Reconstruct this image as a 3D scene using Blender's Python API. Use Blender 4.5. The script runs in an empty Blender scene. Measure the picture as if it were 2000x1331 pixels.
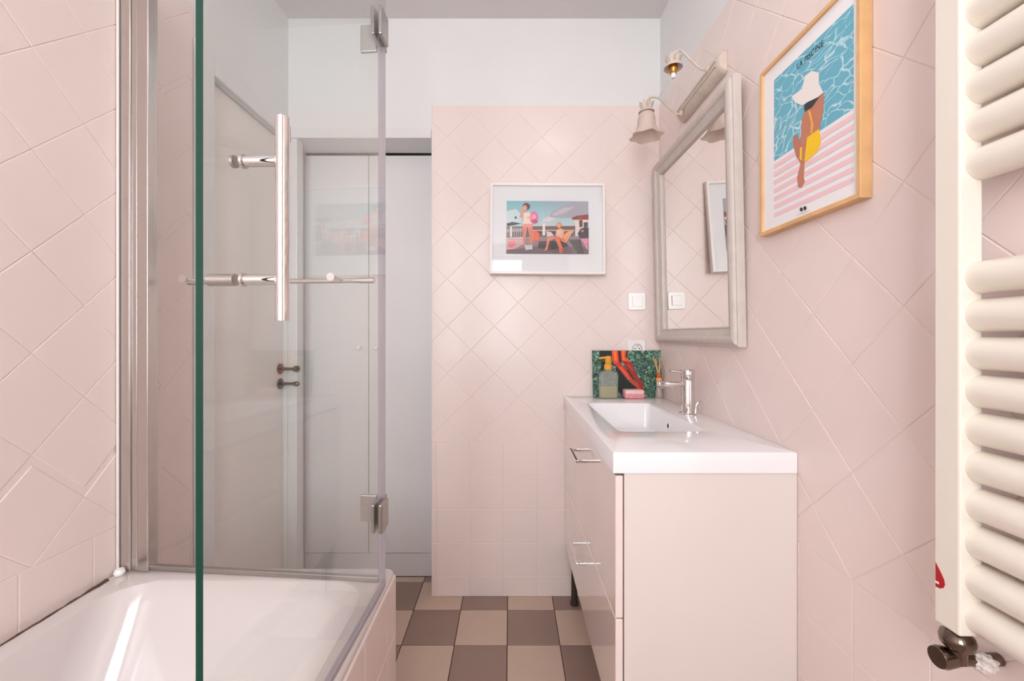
import bpy, bmesh, math, random
from mathutils import Vector, Matrix
random.seed(4)
scene = bpy.context.scene
COL = scene.collection
# ------------------------------------------------------------------ camera, sky, exposure
F, CX, CY, H = 808.0, 996.0, 655.0, 1.172          # focal length and vanishing point in 2000x1331 pixels, eye height
cam_data = bpy.data.cameras.new('camera')
cam_data.sensor_width = 36.0
cam_data.lens = F / 2000 * 36
cam_data.shift_x = (1000 - CX) / 2000
cam_data.shift_y = -(665.5 - CY) / 2000
cam_data.clip_start = 0.02
cam = bpy.data.objects.new('camera', cam_data)
cam.location = (0, 0, H)
cam.rotation_euler = (math.pi / 2, 0, 0)
COL.objects.link(cam)
scene.camera = cam
world = bpy.data.worlds.new('daylight')
scene.world = world
world.use_nodes = True
wbg = world.node_tree.nodes['Background']
wbg.inputs['Color'].default_value = (0.965, 1.0, 1.03, 1)
wbg.inputs['Strength'].default_value = 7.6
XL, XR = -0.996, 0.675                             # side walls
YB, YF = 1.858, -1.20                              # tiled end wall, window wall behind the camera
ZC = 2.595
WX0, WX1, WZ0, WZ1 = -0.80, 0.19, 0.86, 2.48       # window opening
portal = bpy.data.lights.new('window_portal', 'AREA')
portal.shape = 'RECTANGLE'; portal.size = WX1 - WX0; portal.size_y = WZ1 - WZ0
portal.cycles.is_portal = True
po = bpy.data.objects.new('window_portal', portal)
po.location = ((WX0 + WX1) / 2, YF - 0.16, (WZ0 + WZ1) / 2)
po.rotation_euler = (math.pi / 2, 0, 0)            # faces +Y into the room
COL.objects.link(po)
vs = scene.view_settings
vs.view_transform = 'Standard'; vs.look = 'None'; vs.gamma = 1.0; vs.use_curve_mapping = False
vs.exposure = 0.56
scene.cycles.use_denoising = True
scene.cycles.use_adaptive_sampling = True
scene.cycles.adaptive_threshold = 0.08
scene.cycles.max_bounces = 12
scene.cycles.diffuse_bounces = 7
scene.cycles.glossy_bounces = 4
scene.cycles.transmission_bounces = 4
scene.cycles.transparent_max_bounces = 14
scene.cycles.caustics_reflective = True
scene.cycles.blur_glossy = 1.0
scene.cycles.sample_clamp_indirect = 6.0
scene.cycles.caustics_refractive = False

# ------------------------------------------------------------------ helpers
def lin(c):
    return tuple(((v / 255) / 12.92 if v / 255 <= 0.04045 else ((v / 255 + 0.055) / 1.055) ** 2.4) for v in c)

def mat(name, rgb, rough=0.5, metal=0.0, coat=0.0, noise=0.0, nscale=6.0, bump=0.0, bscale=40.0, spec=0.5):
    m = bpy.data.materials.new(name); m.use_nodes = True
    nt = m.node_tree; b = nt.nodes['Principled BSDF']
    c = lin(rgb)
    b.inputs['Base Color'].default_value = (*c, 1)
    b.inputs['Roughness'].default_value = rough
    b.inputs['Metallic'].default_value = metal
    b.inputs['Coat Weight'].default_value = coat
    b.inputs['Coat Roughness'].default_value = 0.06
    b.inputs['Specular IOR Level'].default_value = spec
    if noise or bump:
        tc = nt.nodes.new('ShaderNodeNewGeometry')
    if noise:
        n = nt.nodes.new('ShaderNodeTexNoise'); n.inputs['Scale'].default_value = nscale; n.inputs['Detail'].default_value = 4
        r = nt.nodes.new('ShaderNodeMapRange'); r.inputs[1].default_value = 0.3; r.inputs[2].default_value = 0.7
        r.inputs[3].default_value = 1 - noise; r.inputs[4].default_value = 1 + noise
        mx = nt.nodes.new('ShaderNodeVectorMath'); mx.operation = 'SCALE'; mx.inputs[0].default_value = c
        nt.links.new(tc.outputs['Position'], n.inputs['Vector']); nt.links.new(n.outputs['Fac'], r.inputs[0])
        nt.links.new(r.outputs[0], mx.inputs['Scale']); nt.links.new(mx.outputs[0], b.inputs['Base Color'])
    if bump:
        n2 = nt.nodes.new('ShaderNodeTexNoise'); n2.inputs['Scale'].default_value = bscale; n2.inputs['Detail'].default_value = 3
        bp = nt.nodes.new('ShaderNodeBump'); bp.inputs['Strength'].default_value = bump; bp.inputs['Distance'].default_value = 0.002
        nt.links.new(tc.outputs['Position'], n2.inputs['Vector']); nt.links.new(n2.outputs['Fac'], bp.inputs['Height'])
        nt.links.new(bp.outputs['Normal'], b.inputs['Normal'])
    return m

def thin_glass(name, tint, f0=0.045, rough=0.0):
    m = bpy.data.materials.new(name); m.use_nodes = True
    nt = m.node_tree; nt.nodes.remove(nt.nodes['Principled BSDF'])
    out = nt.nodes['Material Output']
    tr = nt.nodes.new('ShaderNodeBsdfTransparent'); tr.inputs['Color'].default_value = (*tint, 1)
    gl = nt.nodes.new('ShaderNodeBsdfGlossy'); gl.inputs['Roughness'].default_value = rough
    lw = nt.nodes.new('ShaderNodeLayerWeight'); lw.inputs['Blend'].default_value = 0.5
    pw = nt.nodes.new('ShaderNodeMath'); pw.operation = 'POWER'; pw.inputs[1].default_value = 5
    ma = nt.nodes.new('ShaderNodeMath'); ma.operation = 'MULTIPLY_ADD'; ma.inputs[1].default_value = 1 - f0; ma.inputs[2].default_value = f0
    mx = nt.nodes.new('ShaderNodeMixShader')
    nt.links.new(lw.outputs['Facing'], pw.inputs[0]); nt.links.new(pw.outputs[0], ma.inputs[0])
    nt.links.new(ma.outputs[0], mx.inputs[0]); nt.links.new(tr.outputs[0], mx.inputs[1]); nt.links.new(gl.outputs[0], mx.inputs[2])
    nt.links.new(mx.outputs[0], out.inputs['Surface'])
    return m

def print_mat(name, rough=0.45):
    m = mat(name, (255, 255, 255), rough)
    a = m.node_tree.nodes.new('ShaderNodeAttribute'); a.attribute_name = 'Col'
    m.node_tree.links.new(a.outputs['Color'], m.node_tree.nodes['Principled BSDF'].inputs['Base Color'])
    return m

M = {}
M['pink'] = mat('pink_paint', (233, 217, 212), 0.34, coat=0.10, noise=0.015, nscale=3, bump=0.12, bscale=14)
M['white_wall'] = mat('white_plaster', (226, 226, 226), 0.6, noise=0.01, bump=0.05, bscale=60)
M['ceiling'] = mat('ceiling_paint', (216, 212, 211), 0.8, noise=0.01)
M['white_gloss'] = mat('white_gloss_paint', (224, 223, 224), 0.3, coat=0.2, noise=0.008)
M['door_paint'] = mat('door_paint', (236, 231, 228), 0.35, coat=0.1, noise=0.01)
M['tile_light'] = mat('beige_floor_tile', (200, 176, 158), 0.35, noise=0.03, nscale=9, coat=0.1)
M['tile_dark'] = mat('taupe_floor_tile', (148, 124, 113), 0.35, noise=0.03, nscale=9, coat=0.1)
M['grout'] = mat('brown_grout', (84, 62, 52), 0.9, noise=0.05)
M['enamel'] = mat('white_enamel', (214, 205, 203), 0.12, coat=0.6)
M['ceramic'] = mat('white_ceramic', (240, 238, 240), 0.12, coat=0.25)
M['cabinet'] = mat('cream_lacquer', (226, 216, 210), 0.2, coat=0.5)
M['drawer'] = mat('gloss_drawer_lacquer', (238, 222, 216), 0.1, coat=0.9)
M['chrome'] = mat('chrome', (222, 218, 216), 0.07, metal=1.0)
M['alu'] = mat('brushed_aluminium', (205, 199, 195), 0.25, metal=1.0)
M['steel'] = mat('satin_steel', (180, 176, 172), 0.28, metal=1.0)
M['nickel'] = mat('dark_nickel', (120, 106, 96), 0.18, metal=1.0)
M['radiator'] = mat('cream_radiator_enamel', (233, 225, 213), 0.28, coat=0.3)
M['silicone'] = mat('silicone', (226, 220, 216), 0.4)
M['dirt'] = mat('brown_sealant', (96, 70, 54), 0.9, noise=0.4, nscale=60)
M['glass'] = thin_glass('shower_glass', (0.985, 0.992, 0.986), f0=0.038)
M['glass_edge'] = mat('green_glass_edge', (0, 54, 40), 0.35, spec=0.3)
M['seal'] = mat('lilac_plastic_seal', (168, 160, 168), 0.35)
M['pane'] = thin_glass('window_glass', (0.97, 0.98, 0.98))
M['pic_glass'] = thin_glass('picture_glass', (0.985, 0.985, 0.985))
M['mirror'] = mat('mirror_silver', (238, 236, 233), 0.0, metal=1.0)
M['mirror_frame'] = mat('grey_painted_wood', (200, 190, 183), 0.45, noise=0.05, nscale=30, bump=0.1, bscale=90)
M['sconce'] = mat('cream_distressed_metal', (205, 192, 180), 0.45, noise=0.08, nscale=40)
M['brass'] = mat('brass', (196, 138, 66), 0.25, metal=1.0)
M['frame_white'] = mat('white_frame_lacquer', (238, 232, 230), 0.35)
M['mat_board'] = mat('white_mat_board', (236, 236, 238), 0.8)
M['oak'] = mat('pale_oak', (222, 176, 124), 0.45, noise=0.10, nscale=22)
M['paper'] = mat('white_paper', (238, 236, 238), 0.7)
M['print'] = print_mat('printed_colours', 0.5)
M['black'] = mat('black_print', (30, 30, 34), 0.6)
M['dark'] = mat('dark_gap', (38, 32, 30), 0.8)
M['leg_dark'] = mat('dark_plastic_leg', (60, 46, 40), 0.5)
M['plastic'] = mat('white_plastic', (240, 236, 234), 0.25, coat=0.2)
M['amber'] = mat('amber_plastic', (226, 160, 48), 0.25, coat=0.3)
M['soap'] = mat('pink_soap', (226, 150, 155), 0.4, noise=0.1, nscale=70)
M['soap_pale'] = mat('pale_pink_soap', (238, 200, 196), 0.4, noise=0.06, nscale=70)
M['reed'] = mat('reed_stick', (205, 170, 125), 0.7)
M['wood_collar'] = mat('wood_collar', (222, 165, 100), 0.5)
M['red'] = mat('red_emblem', (178, 16, 32), 0.3, coat=0.3)
M['tape'] = mat('white_tape', (222, 212, 208), 0.8, bump=0.6, bscale=200)
M['twine'] = mat('orange_twine', (196, 96, 50), 0.8)

def mix_trans(name, rgb, fac, rough=0.1):
    m = mat(name, rgb, rough, coat=0.4); nt = m.node_tree
    tr = nt.nodes.new('ShaderNodeBsdfTransparent'); mx = nt.nodes.new('ShaderNodeMixShader'); mx.inputs[0].default_value = fac
    nt.links.new(nt.nodes['Principled BSDF'].outputs[0], mx.inputs[1]); nt.links.new(tr.outputs[0], mx.inputs[2])
    nt.links.new(mx.outputs[0], nt.nodes['Material Output'].inputs['Surface'])
    return m
M['bottle'] = mix_trans('ribbed_bottle_glass', (186, 190, 182), 0.66)
M['liquid'] = mix_trans('pale_green_soap_liquid', (196, 188, 118), 0.30)
M['clear_bottle'] = mix_trans('clear_bottle_glass', (214, 190, 184), 0.5)
def frosted(name, rgb):
    m = mat(name, rgb, 0.5); nt = m.node_tree
    t = nt.nodes.new('ShaderNodeBsdfTranslucent'); t.inputs['Color'].default_value = (*lin(rgb), 1)
    mx = nt.nodes.new('ShaderNodeMixShader'); mx.inputs[0].default_value = 0.45
    nt.links.new(nt.nodes['Principled BSDF'].outputs[0], mx.inputs[1]); nt.links.new(t.outputs[0], mx.inputs[2])
    nt.links.new(mx.outputs[0], nt.nodes['Material Output'].inputs['Surface'])
    return m
M['frosted'] = frosted('frosted_glass', (238, 226, 218))

def foliage_mat():
    m = mat('printed_foliage', (40, 90, 70), 0.35, coat=0.3); nt = m.node_tree
    g = nt.nodes.new('ShaderNodeNewGeometry')
    n = nt.nodes.new('ShaderNodeTexNoise'); n.inputs['Scale'].default_value = 75; n.inputs['Detail'].default_value = 5; n.inputs['Distortion'].default_value = 1.6
    cr = nt.nodes.new('ShaderNodeValToRGB')
    cr.color_ramp.elements[0].position = 0.36; cr.color_ramp.elements[0].color = (*lin((10, 26, 24)), 1)
    cr.color_ramp.elements[1].position = 0.68; cr.color_ramp.elements[1].color = (*lin((170, 200, 180)), 1)
    e = cr.color_ramp.elements.new(0.48); e.color = (*lin((36, 84, 66)), 1)
    e = cr.color_ramp.elements.new(0.57); e.color = (*lin((92, 140, 112)), 1)
    nt.links.new(g.outputs['Position'], n.inputs['Vector']); nt.links.new(n.outputs['Fac'], cr.inputs[0])
    nt.links.new(cr.outputs[0], nt.nodes['Principled BSDF'].inputs['Base Color'])
    return m
M['foliage'] = foliage_mat()

def water_mat():
    m = mat('printed_pool_water', (105, 180, 200), 0.5); nt = m.node_tree
    g = nt.nodes.new('ShaderNodeNewGeometry')
    w = nt.nodes.new('ShaderNodeTexNoise'); w.inputs['Scale'].default_value = 9; w.inputs['Detail'].default_value = 3
    ad = nt.nodes.new('ShaderNodeVectorMath'); ad.operation = 'MULTIPLY_ADD'; ad.inputs[1].default_value = (0.09, 0.09, 0.09)
    sc = nt.nodes.new('ShaderNodeVectorMath'); sc.operation = 'MULTIPLY'; sc.inputs[1].default_value = (1, 1, 2.2)
    v = nt.nodes.new('ShaderNodeTexVoronoi'); v.feature = 'DISTANCE_TO_EDGE'; v.inputs['Scale'].default_value = 24
    n2 = nt.nodes.new('ShaderNodeTexNoise'); n2.inputs['Scale'].default_value = 30
    mm = nt.nodes.new('ShaderNodeMath'); mm.operation = 'MULTIPLY_ADD'; mm.inputs[1].default_value = 0.16; mm.inputs[2].default_value = -0.06
    sb = nt.nodes.new('ShaderNodeMath'); sb.operation = 'ADD'
    cr = nt.nodes.new('ShaderNodeValToRGB')
    cr.color_ramp.elements[0].position = 0.03; cr.color_ramp.elements[0].color = (*lin((196, 226, 232)), 1)
    cr.color_ramp.elements[1].position = 0.075; cr.color_ramp.elements[1].color = (*lin((104, 178, 200)), 1)
    L = nt.links.new
    L(g.outputs['Position'], w.inputs['Vector']); L(w.outputs['Color'], ad.inputs[0]); L(g.outputs['Position'], ad.inputs[2])
    L(ad.outputs[0], sc.inputs[0]); L(sc.outputs[0], v.inputs['Vector'])
    L(g.outputs['Position'], n2.inputs['Vector']); L(n2.outputs['Fac'], mm.inputs[0])
    L(v.outputs['Distance'], sb.inputs[0]); L(mm.outputs[0], sb.inputs[1]); L(sb.outputs[0], cr.inputs[0])
    L(cr.outputs[0], nt.nodes['Principled BSDF'].inputs['Base Color'])
    return m
M['water'] = water_mat()

def link(name, me, m=None, parent=None, smooth=False):
    o = bpy.data.objects.new(name, me); COL.objects.link(o)
    if m is not None:
        for x in (m if isinstance(m, (list, tuple)) else [m]): me.materials.append(M[x] if isinstance(x, str) else x)
    if smooth:
        me.polygons.foreach_set('use_smooth', [True] * len(me.polygons))
        me.set_sharp_from_angle(angle=math.radians(38))
    if parent is not None:
        o.parent = parent
        if parent.type == 'EMPTY':
            o.matrix_parent_inverse = Matrix.Translation(-parent.location)
    return o

def ob(name, bm, m, parent=None, smooth=False):
    bmesh.ops.recalc_face_normals(bm, faces=bm.faces[:])
    me = bpy.data.meshes.new(name); bm.to_mesh(me); bm.free()
    return link(name, me, m, parent, smooth)

def thing(name, loc, label, cat, group=None):
    o = bpy.data.objects.new(name, None); o.empty_display_size = 0.05; o.location = loc; COL.objects.link(o)
    o['label'] = label; o['category'] = cat
    if group: o['group'] = group
    return o

def tag(o, label, cat):
    o['label'] = label; o['category'] = cat; return o

def struct(o, label=None):
    o['kind'] = 'structure'
    if label: o['label'] = label
    return o

def box(bm, x0, x1, y0, y1, z0, z1, bev=0.0, seg=2):
    r = bmesh.ops.create_cube(bm, size=1.0)
    vs_ = r['verts']
    for v in vs_:
        v.co = Vector((x0 + (v.co.x + .5) * (x1 - x0), y0 + (v.co.y + .5) * (y1 - y0), z0 + (v.co.z + .5) * (z1 - z0)))
    if bev:
        es = list({e for v in vs_ for e in v.link_edges})
        bmesh.ops.bevel(bm, geom=es, offset=bev, segments=seg, profile=0.5, affect='EDGES')
    return bm

def bx(*a, **k):
    return box(bmesh.new(), *a, **k)

def basis(axis):
    w = Vector(axis).normalized()
    t = Vector((0, 0, 1)) if abs(w.z) < 0.9 else Vector((1, 0, 0))
    u = t.cross(w).normalized(); v = w.cross(u)
    return u, v, w

def lathe(bm, prof, c, axis=(0, 0, 1), n=24, cap=True, wob=None):
    """prof: (radius, distance along axis) pairs"""
    u, v, w = basis(axis); c = Vector(c); rings = []
    for (r, h) in prof:
        ring = []
        for i in range(n):
            a = 2 * math.pi * i / n
            rr = r * (1 + (wob(a, h) if wob else 0))
            ring.append(bm.verts.new(c + w * h + u * (rr * math.cos(a)) + v * (rr * math.sin(a))))
        rings.append(ring)
    for a, b in zip(rings, rings[1:]):
        for i in range(n):
            bm.faces.new((a[i], a[(i + 1) % n], b[(i + 1) % n], b[i]))
    if cap:
        bm.faces.new(rings[0][::-1]); bm.faces.new(rings[-1])
    return bm

def tube(bm, pts, rad, n=12, cap=True):
    pts = [Vector(p) for p in pts]; rings = []
    prev = None
    for i, p in enumerate(pts):
        d = (pts[min(i + 1, len(pts) - 1)] - pts[max(i - 1, 0)]).normalized()
        if prev is None: u, v, w = basis(d)
        else:
            u = (prev - d * prev.dot(d)).normalized(); v = d.cross(u)
        prev = u
        r = rad[i] if isinstance(rad, (list, tuple)) else rad
        rings.append([bm.verts.new(p + u * (r * math.cos(2 * math.pi * k / n)) + v * (r * math.sin(2 * math.pi * k / n))) for k in range(n)])
    for a, b in zip(rings, rings[1:]):
        for k in range(n):
            bm.faces.new((a[k], a[(k + 1) % n], b[(k + 1) % n], b[k]))
    if cap:
        bm.faces.new(rings[0][::-1]); bm.faces.new(rings[-1])
    return bm

def spline(ctrl, n=8):
    P = [Vector(c) for c in ctrl]; out = []
    for i in range(len(P) - 1):
        p0, p1, p2, p3 = P[max(i - 1, 0)], P[i], P[i + 1], P[min(i + 2, len(P) - 1)]
        for k in range(n):
            t = k / n
            out.append(0.5 * ((2 * p1) + (p2 - p0) * t + (2 * p0 - 5 * p1 + 4 * p2 - p3) * t * t + (3 * p1 - p0 - 3 * p2 + p3) * t ** 3))
    out.append(P[-1]); return out

def rr(x0, x1, y0, y1, r, k=6):
    pts = []
    for cx, cy, a0 in ((x1 - r, y1 - r, 0), (x0 + r, y1 - r, 90), (x0 + r, y0 + r, 180), (x1 - r, y0 + r, 270)):
        for i in range(k + 1):
            a = math.radians(a0 + 90 * i / k)
            pts.append((cx + r * math.cos(a), cy + r * math.sin(a)))
    return pts

def loft(bm, rings, cap0=True, cap1=True):
    R = [[bm.verts.new(p) for p in ring] for ring in rings]; n = len(R[0])
    for a, b in zip(R, R[1:]):
        for i in range(n):
            bm.faces.new((a[i], a[(i + 1) % n], b[(i + 1) % n], b[i]))
    if cap0: bm.faces.new(R[0][::-1])
    if cap1: bm.faces.new(R[-1])
    return bm

def on_plane_x(px, py, X):
    """photo pixel -> (y, z) on the wall-parallel plane x = X"""
    d = X * F / (px - CX)
    return d, H + (CY - py) * d / F

# ------------------------------------------------------------------ room shell
def poly_clip(poly, u0, u1, v0, v1):
    def cut(P, f, inter):
        out = []
        for i in range(len(P)):
            a, b = P[i], P[(i + 1) % len(P)]
            fa, fb = f(a), f(b)
            if fa >= 0: out.append(a)
            if fa * fb < 0:
                t = fa / (fa - fb); out.append((a[0] + (b[0] - a[0]) * t, a[1] + (b[1] - a[1]) * t))
        return out
    for f in (lambda p: p[0] - u0, lambda p: u1 - p[0], lambda p: p[1] - v0, lambda p: v1 - p[1]):
        if poly: poly = cut(poly, f, None)
    return poly

def area(P):
    return abs(sum(P[i][0] * P[(i + 1) % len(P)][1] - P[(i + 1) % len(P)][0] * P[i][1] for i in range(len(P)))) / 2

TH = 0.0013
def tile_mesh(poly, U, V, N, inset=0.0016, h=TH):
    """bevelled tile slab around the polygon's own centre"""
    cu = sum(p[0] for p in poly) / len(poly); cv = sum(p[1] for p in poly) / len(poly)
    bm = bmesh.new(); a = []; b = []; c = []
    for (u, v) in poly:
        du, dv = u - cu, v - cv; L = math.hypot(du, dv)
        s = max(0.3, 1 - inset * 1.41 / L)
        a.append(bm.verts.new(U * du + V * dv))
        b.append(bm.verts.new(U * du * (1 - (1 - s) * .35) + V * dv * (1 - (1 - s) * .35) + N * h * .75))
        c.append(bm.verts.new(U * du * s + V * dv * s + N * h))
    n = len(poly)
    for i in range(n):
        j = (i + 1) % n
        bm.faces.new((a[i], a[j], b[j], b[i])); bm.faces.new((b[i], b[j], c[j], c[i]))
    bm.faces.new(c)
    bmesh.ops.recalc_face_normals(bm, faces=bm.faces[:])
    me = bpy.data.meshes.new('tile'); bm.to_mesh(me); bm.free()
    me.materials.append(M['pink'])
    return me, (cu, cv)

def lay_tiles(parent, O, U, V, N, u0, u1, rects, D0, S0, rows, ujoint, vmin=0.0, vtop=2.2, skip=None, j=0.0007):
    U, V, N, O = Vector(U), Vector(V), Vector(N), Vector(O)
    q = 0.212; full = {}
    def put(poly, key):
        if skip and skip(sum(p[0] for p in poly) / len(poly), sum(p[1] for p in poly) / len(poly)): return
        if key is not None and key in full: me = full[key]; cu = sum(p[0] for p in poly) / len(poly); cv = sum(p[1] for p in poly) / len(poly)
        else:
            me, (cu, cv) = tile_mesh(poly, U, V, N)
            if key is not None: full[key] = me
        o = bpy.data.objects.new('tile', me); COL.objects.link(o); o.parent = parent
        o.location = O + U * cu + V * cv
        o.rotation_euler = U * random.gauss(0, 0.0016) + V * random.gauss(0, 0.0016)
    v0 = rows[0]
    kmin = int(math.floor((v0 - u1 - D0) / q)) - 1; kmax = int(math.ceil((vtop - u0 - D0) / q)) + 1
    mmin = int(math.floor((v0 + u0 - S0) / q)) - 1; mmax = int(math.ceil((vtop + u1 - S0) / q)) + 1
    for k in range(kmin, kmax):
        for m_ in range(mmin, mmax):
            d, s = D0 + q * (k + .5), S0 + q * (m_ + .5)
            cu, cv = (s - d) / 2, (s + d) / 2
            a = q / 2 - j * 1.41
            P = [(cu + a, cv), (cu, cv + a), (cu - a, cv), (cu, cv - a)]
            C = poly_clip(P, u0, u1, v0 + j, vtop)
            if len(C) < 3 or area(C) < 0.0012: continue
            put(C, 'diamond' if abs(area(C) - area(P)) < 1e-7 else None)
    bounds = list(rows) + [0.0]
    for top, bot in zip(bounds, bounds[1:]):
        if top <= vmin: continue
        n0 = int(math.floor((u0 - ujoint) / .15)); n1 = int(math.ceil((u1 - ujoint) / .15))
        for k in range(n0, n1):
            P = poly_clip([(ujoint + .15 * k + j, bot + j), (ujoint + .15 * (k + 1) - j, bot + j), (ujoint + .15 * (k + 1) - j, top - j), (ujoint + .15 * k + j, top - j)], u0, u1, max(0, vmin), 3)
            if len(P) < 3 or area(P) < 0.0008: continue
            put(P, ('sq', round(top - bot, 4), round(max(bot, vmin), 4)) if abs(area(P) - (.15 - 2 * j) * (top - bot - 2 * j)) < 1e-7 else None)

ROWS = (0.69, 0.54, 0.39, 0.24, 0.09)
# floor and its tiles
floor = struct(ob('floor', bx(XL - .12, XR + .12, YF - .12, 2.12, -0.08, -0.0025), 'grout'), 'brown grout bed under the checkered floor tiles')
tm = {}
for key in ('tile_light', 'tile_dark'):
    bm = bmesh.new(); box(bm, -.0985, .0985, -.0985, .0985, -0.006, 0.0, bev=.0012, seg=1)
    bmesh.ops.recalc_face_normals(bm, faces=bm.faces[:])
    me = bpy.data.meshes.new('floor_tile'); bm.to_mesh(me); bm.free(); me.materials.append(M[key]); tm[key] = me
X0t, Y0t = -0.0105, 1.764
for i in range(-5, 4):
    for k in range(-15, 2):
        x0, x1 = X0t + .2 * i, X0t + .2 * (i + 1); y0, y1 = Y0t + .2 * k, Y0t + .2 * (k + 1)
        key = 'tile_dark' if (i + k) % 2 == 1 else 'tile_light'
        cx0, cx1, cy0, cy1 = max(x0, XL), min(x1, XR), max(y0, YF), min(y1, 2.006)
        if cx1 - cx0 < .01 or cy1 - cy0 < .01: continue
        if cx1 - cx0 > .199 and cy1 - cy0 > .199:
            me = tm[key]
        else:
            hx, hy = (cx1 - cx0) / 2 - .0015, (cy1 - cy0) / 2 - .0015
            bm = bx(-hx, hx, -hy, hy, -0.006, 0.0, bev=.0012, seg=1); bmesh.ops.recalc_face_normals(bm, faces=bm.faces[:])
            me = bpy.data.meshes.new('floor_tile'); bm.to_mesh(me); bm.free(); me.materials.append(M[key])
        o = bpy.data.objects.new('floor_tile', me); COL.objects.link(o); o.parent = floor
        o.location = ((cx0 + cx1) / 2, (cy0 + cy1) / 2, 0)
struct(ob('ceiling', bx(XL - .12, XR + .12, YF - .12, 2.12, ZC, ZC + .1), 'ceiling'), 'pale ceiling above the bathroom')

E = 0.0028   # tile bed proud of the white plaster
# right wall
wr = struct(ob('wall_right', bx(XR, XR + .12, YF - .12, 2.12, 0, ZC), 'white_wall'), 'right wall, white above and pink tiled below')
ob('tile_bed', bx(XR - E, XR, YF, YB, 0, 2.202), 'pink', wr)
lay_tiles(wr, (XR - E, 0, 0), (0, 1, 0), (0, 0, 1), (-1, 0, 0), YF, YB - .004, None, 0.303, 1.502, ROWS, 0.06)
# end wall with the closet opening
CX0, CX1, CZ = -0.952, -0.352, 2.053
bm = bmesh.new()
box(bm, CX1, XR, YB, 2.0, 0, ZC); box(bm, XL, CX1, YB, 2.0, CZ, ZC); box(bm, XL, CX0, YB, 1.9, 0, CZ)
wb = struct(ob('wall_back', bm, 'white_wall'), 'end wall, white at the top and pink tiled beside the closet')
bm = bmesh.new(); box(bm, CX1 + .0, XR - E, YB - E, YB, 0, 2.202, bev=0.0012)
ob('tile_bed', bm, 'pink', wb)
lay_tiles(wb, (0, YB - E, 0), (1, 0, 0), (0, 0, 1), (0, -1, 0), CX1 + .003, XR - E - .003, None, 1.493, 1.355, ROWS, -0.03)
ob('closet_back', bx(XL, CX1 + .1, 2.06, 2.12, 0, ZC), 'white_wall', wb)
# left wall: pink part, then white door
DY0, DY1, DZ = 1.378, 1.85, 2.037
bm = bmesh.new()
box(bm, XL - .12, XL, YF - .12, DY0, 0, ZC); box(bm, XL - .12, XL, DY0, 2.12, DZ, ZC); box(bm, XL - .12, XL, DY1, 2.12, 0, DZ); box(bm, XL - .12, XL - .06, DY0, DY1, 0, DZ)
wl = struct(ob('wall_left', bm, 'white_wall'), 'left wall, pink tiled along the bathtub')
ob('tile_bed', bx(XL, XL + E, YF, 1.296, 0, 2.202, bev=.001), 'pink', wl)
lay_tiles(wl, (XL + E, 0, 0), (0, 1, 0), (0, 0, 1), (1, 0, 0), YF, 1.294, None, 0.043, 1.972, ROWS, 0.835,
          skip=lambda u, v: v < 0.5 and u < 1.05)
# window wall behind the camera
bm = bmesh.new()
y0, y1 = YF - .12, YF
box(bm, XL, WX0, y0, y1, 0, ZC); box(bm, WX1, XR, y0, y1, 0, ZC); box(bm, WX0, WX1, y0, y1, 0, WZ0); box(bm, WX0, WX1, y0, y1, WZ1, ZC)
struct(ob('wall_front', bm, 'white_wall'), 'white wall with the window behind the viewer')
win = struct(ob('window_1', bx(WX0, WX0 + .05, y0 + .03, y0 + .08, WZ0, WZ1), 'white_gloss'), 'tall white casement window')
for a in ((WX1 - .05, WX1, WZ0, WZ1), (WX0 + .05, WX1 - .05, WZ0, WZ0 + .05), (WX0 + .05, WX1 - .05, WZ1 - .05, WZ1), ((WX0 + WX1) / 2 - .035, (WX0 + WX1) / 2 + .035, WZ0 + .05, WZ1 - .05)):
    ob('window_frame', bx(a[0], a[1], y0 + .03, y0 + .08, a[2], a[3]), 'white_gloss', win)

# added opal fill lamp, out of view, to brighten the left side
lamp = thing('added_fill_lamp', (.30, .72, ZC), 'added round opal fill lamp on the ceiling, out of view', 'lamp')
opal = mat('fill_lamp_glow', (245, 240, 235), 0.4); pb = opal.node_tree.nodes['Principled BSDF']
pb.inputs['Emission Color'].default_value = (1, .98, .96, 1); pb.inputs['Emission Strength'].default_value = 7.5
M['opal'] = opal
ob('mount', lathe(bmesh.new(), [(.14, 0), (.145, -.004), (.145, -.022), (.135, -.026)], (.30, .72, ZC), n=40), 'white_gloss', lamp, True)
ob('diffuser', lathe(bmesh.new(), [(.130, -.0262), (.128, -.045), (.110, -.062), (.08, -.074), (.04, -.080), (.0005, -.081)], (.30, .72, ZC), n=18), 'opal', lamp, True)

# door in the left wall
door = struct(ob('door_1', bx(XL - .055, XL - .02, DY0 + .003, DY1 - .003, 0.006, DZ - .003), 'door_paint'), 'white door in the left wall behind the glass')
ob('casing', bx(XL, XL + .014, 1.298, DY0, 0, DZ + .07, bev=.003), 'white_gloss', door)
ob('casing', bx(XL, XL + .014, DY0, YB, DZ, DZ + .07, bev=.003), 'white_gloss', door)
for zz, rad, nm in ((1.023, .015, 'door_knob'), (0.957, .011, 'thumb_turn')):
    yk = 1.828
    bm = bmesh.new()
    lathe(bm, [(.0, .0), (.024, .0), (.024, .004), (.018, .006), (.007, .008), (.006, .058), (rad * .8, .062), (rad, .070), (rad * .95, .080), (rad * .5, .086), (0.0005, .087)], (XL - .02, yk, zz), (1, 0, 0), n=20)
    ob(nm, bm, 'nickel', door, True)

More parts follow.
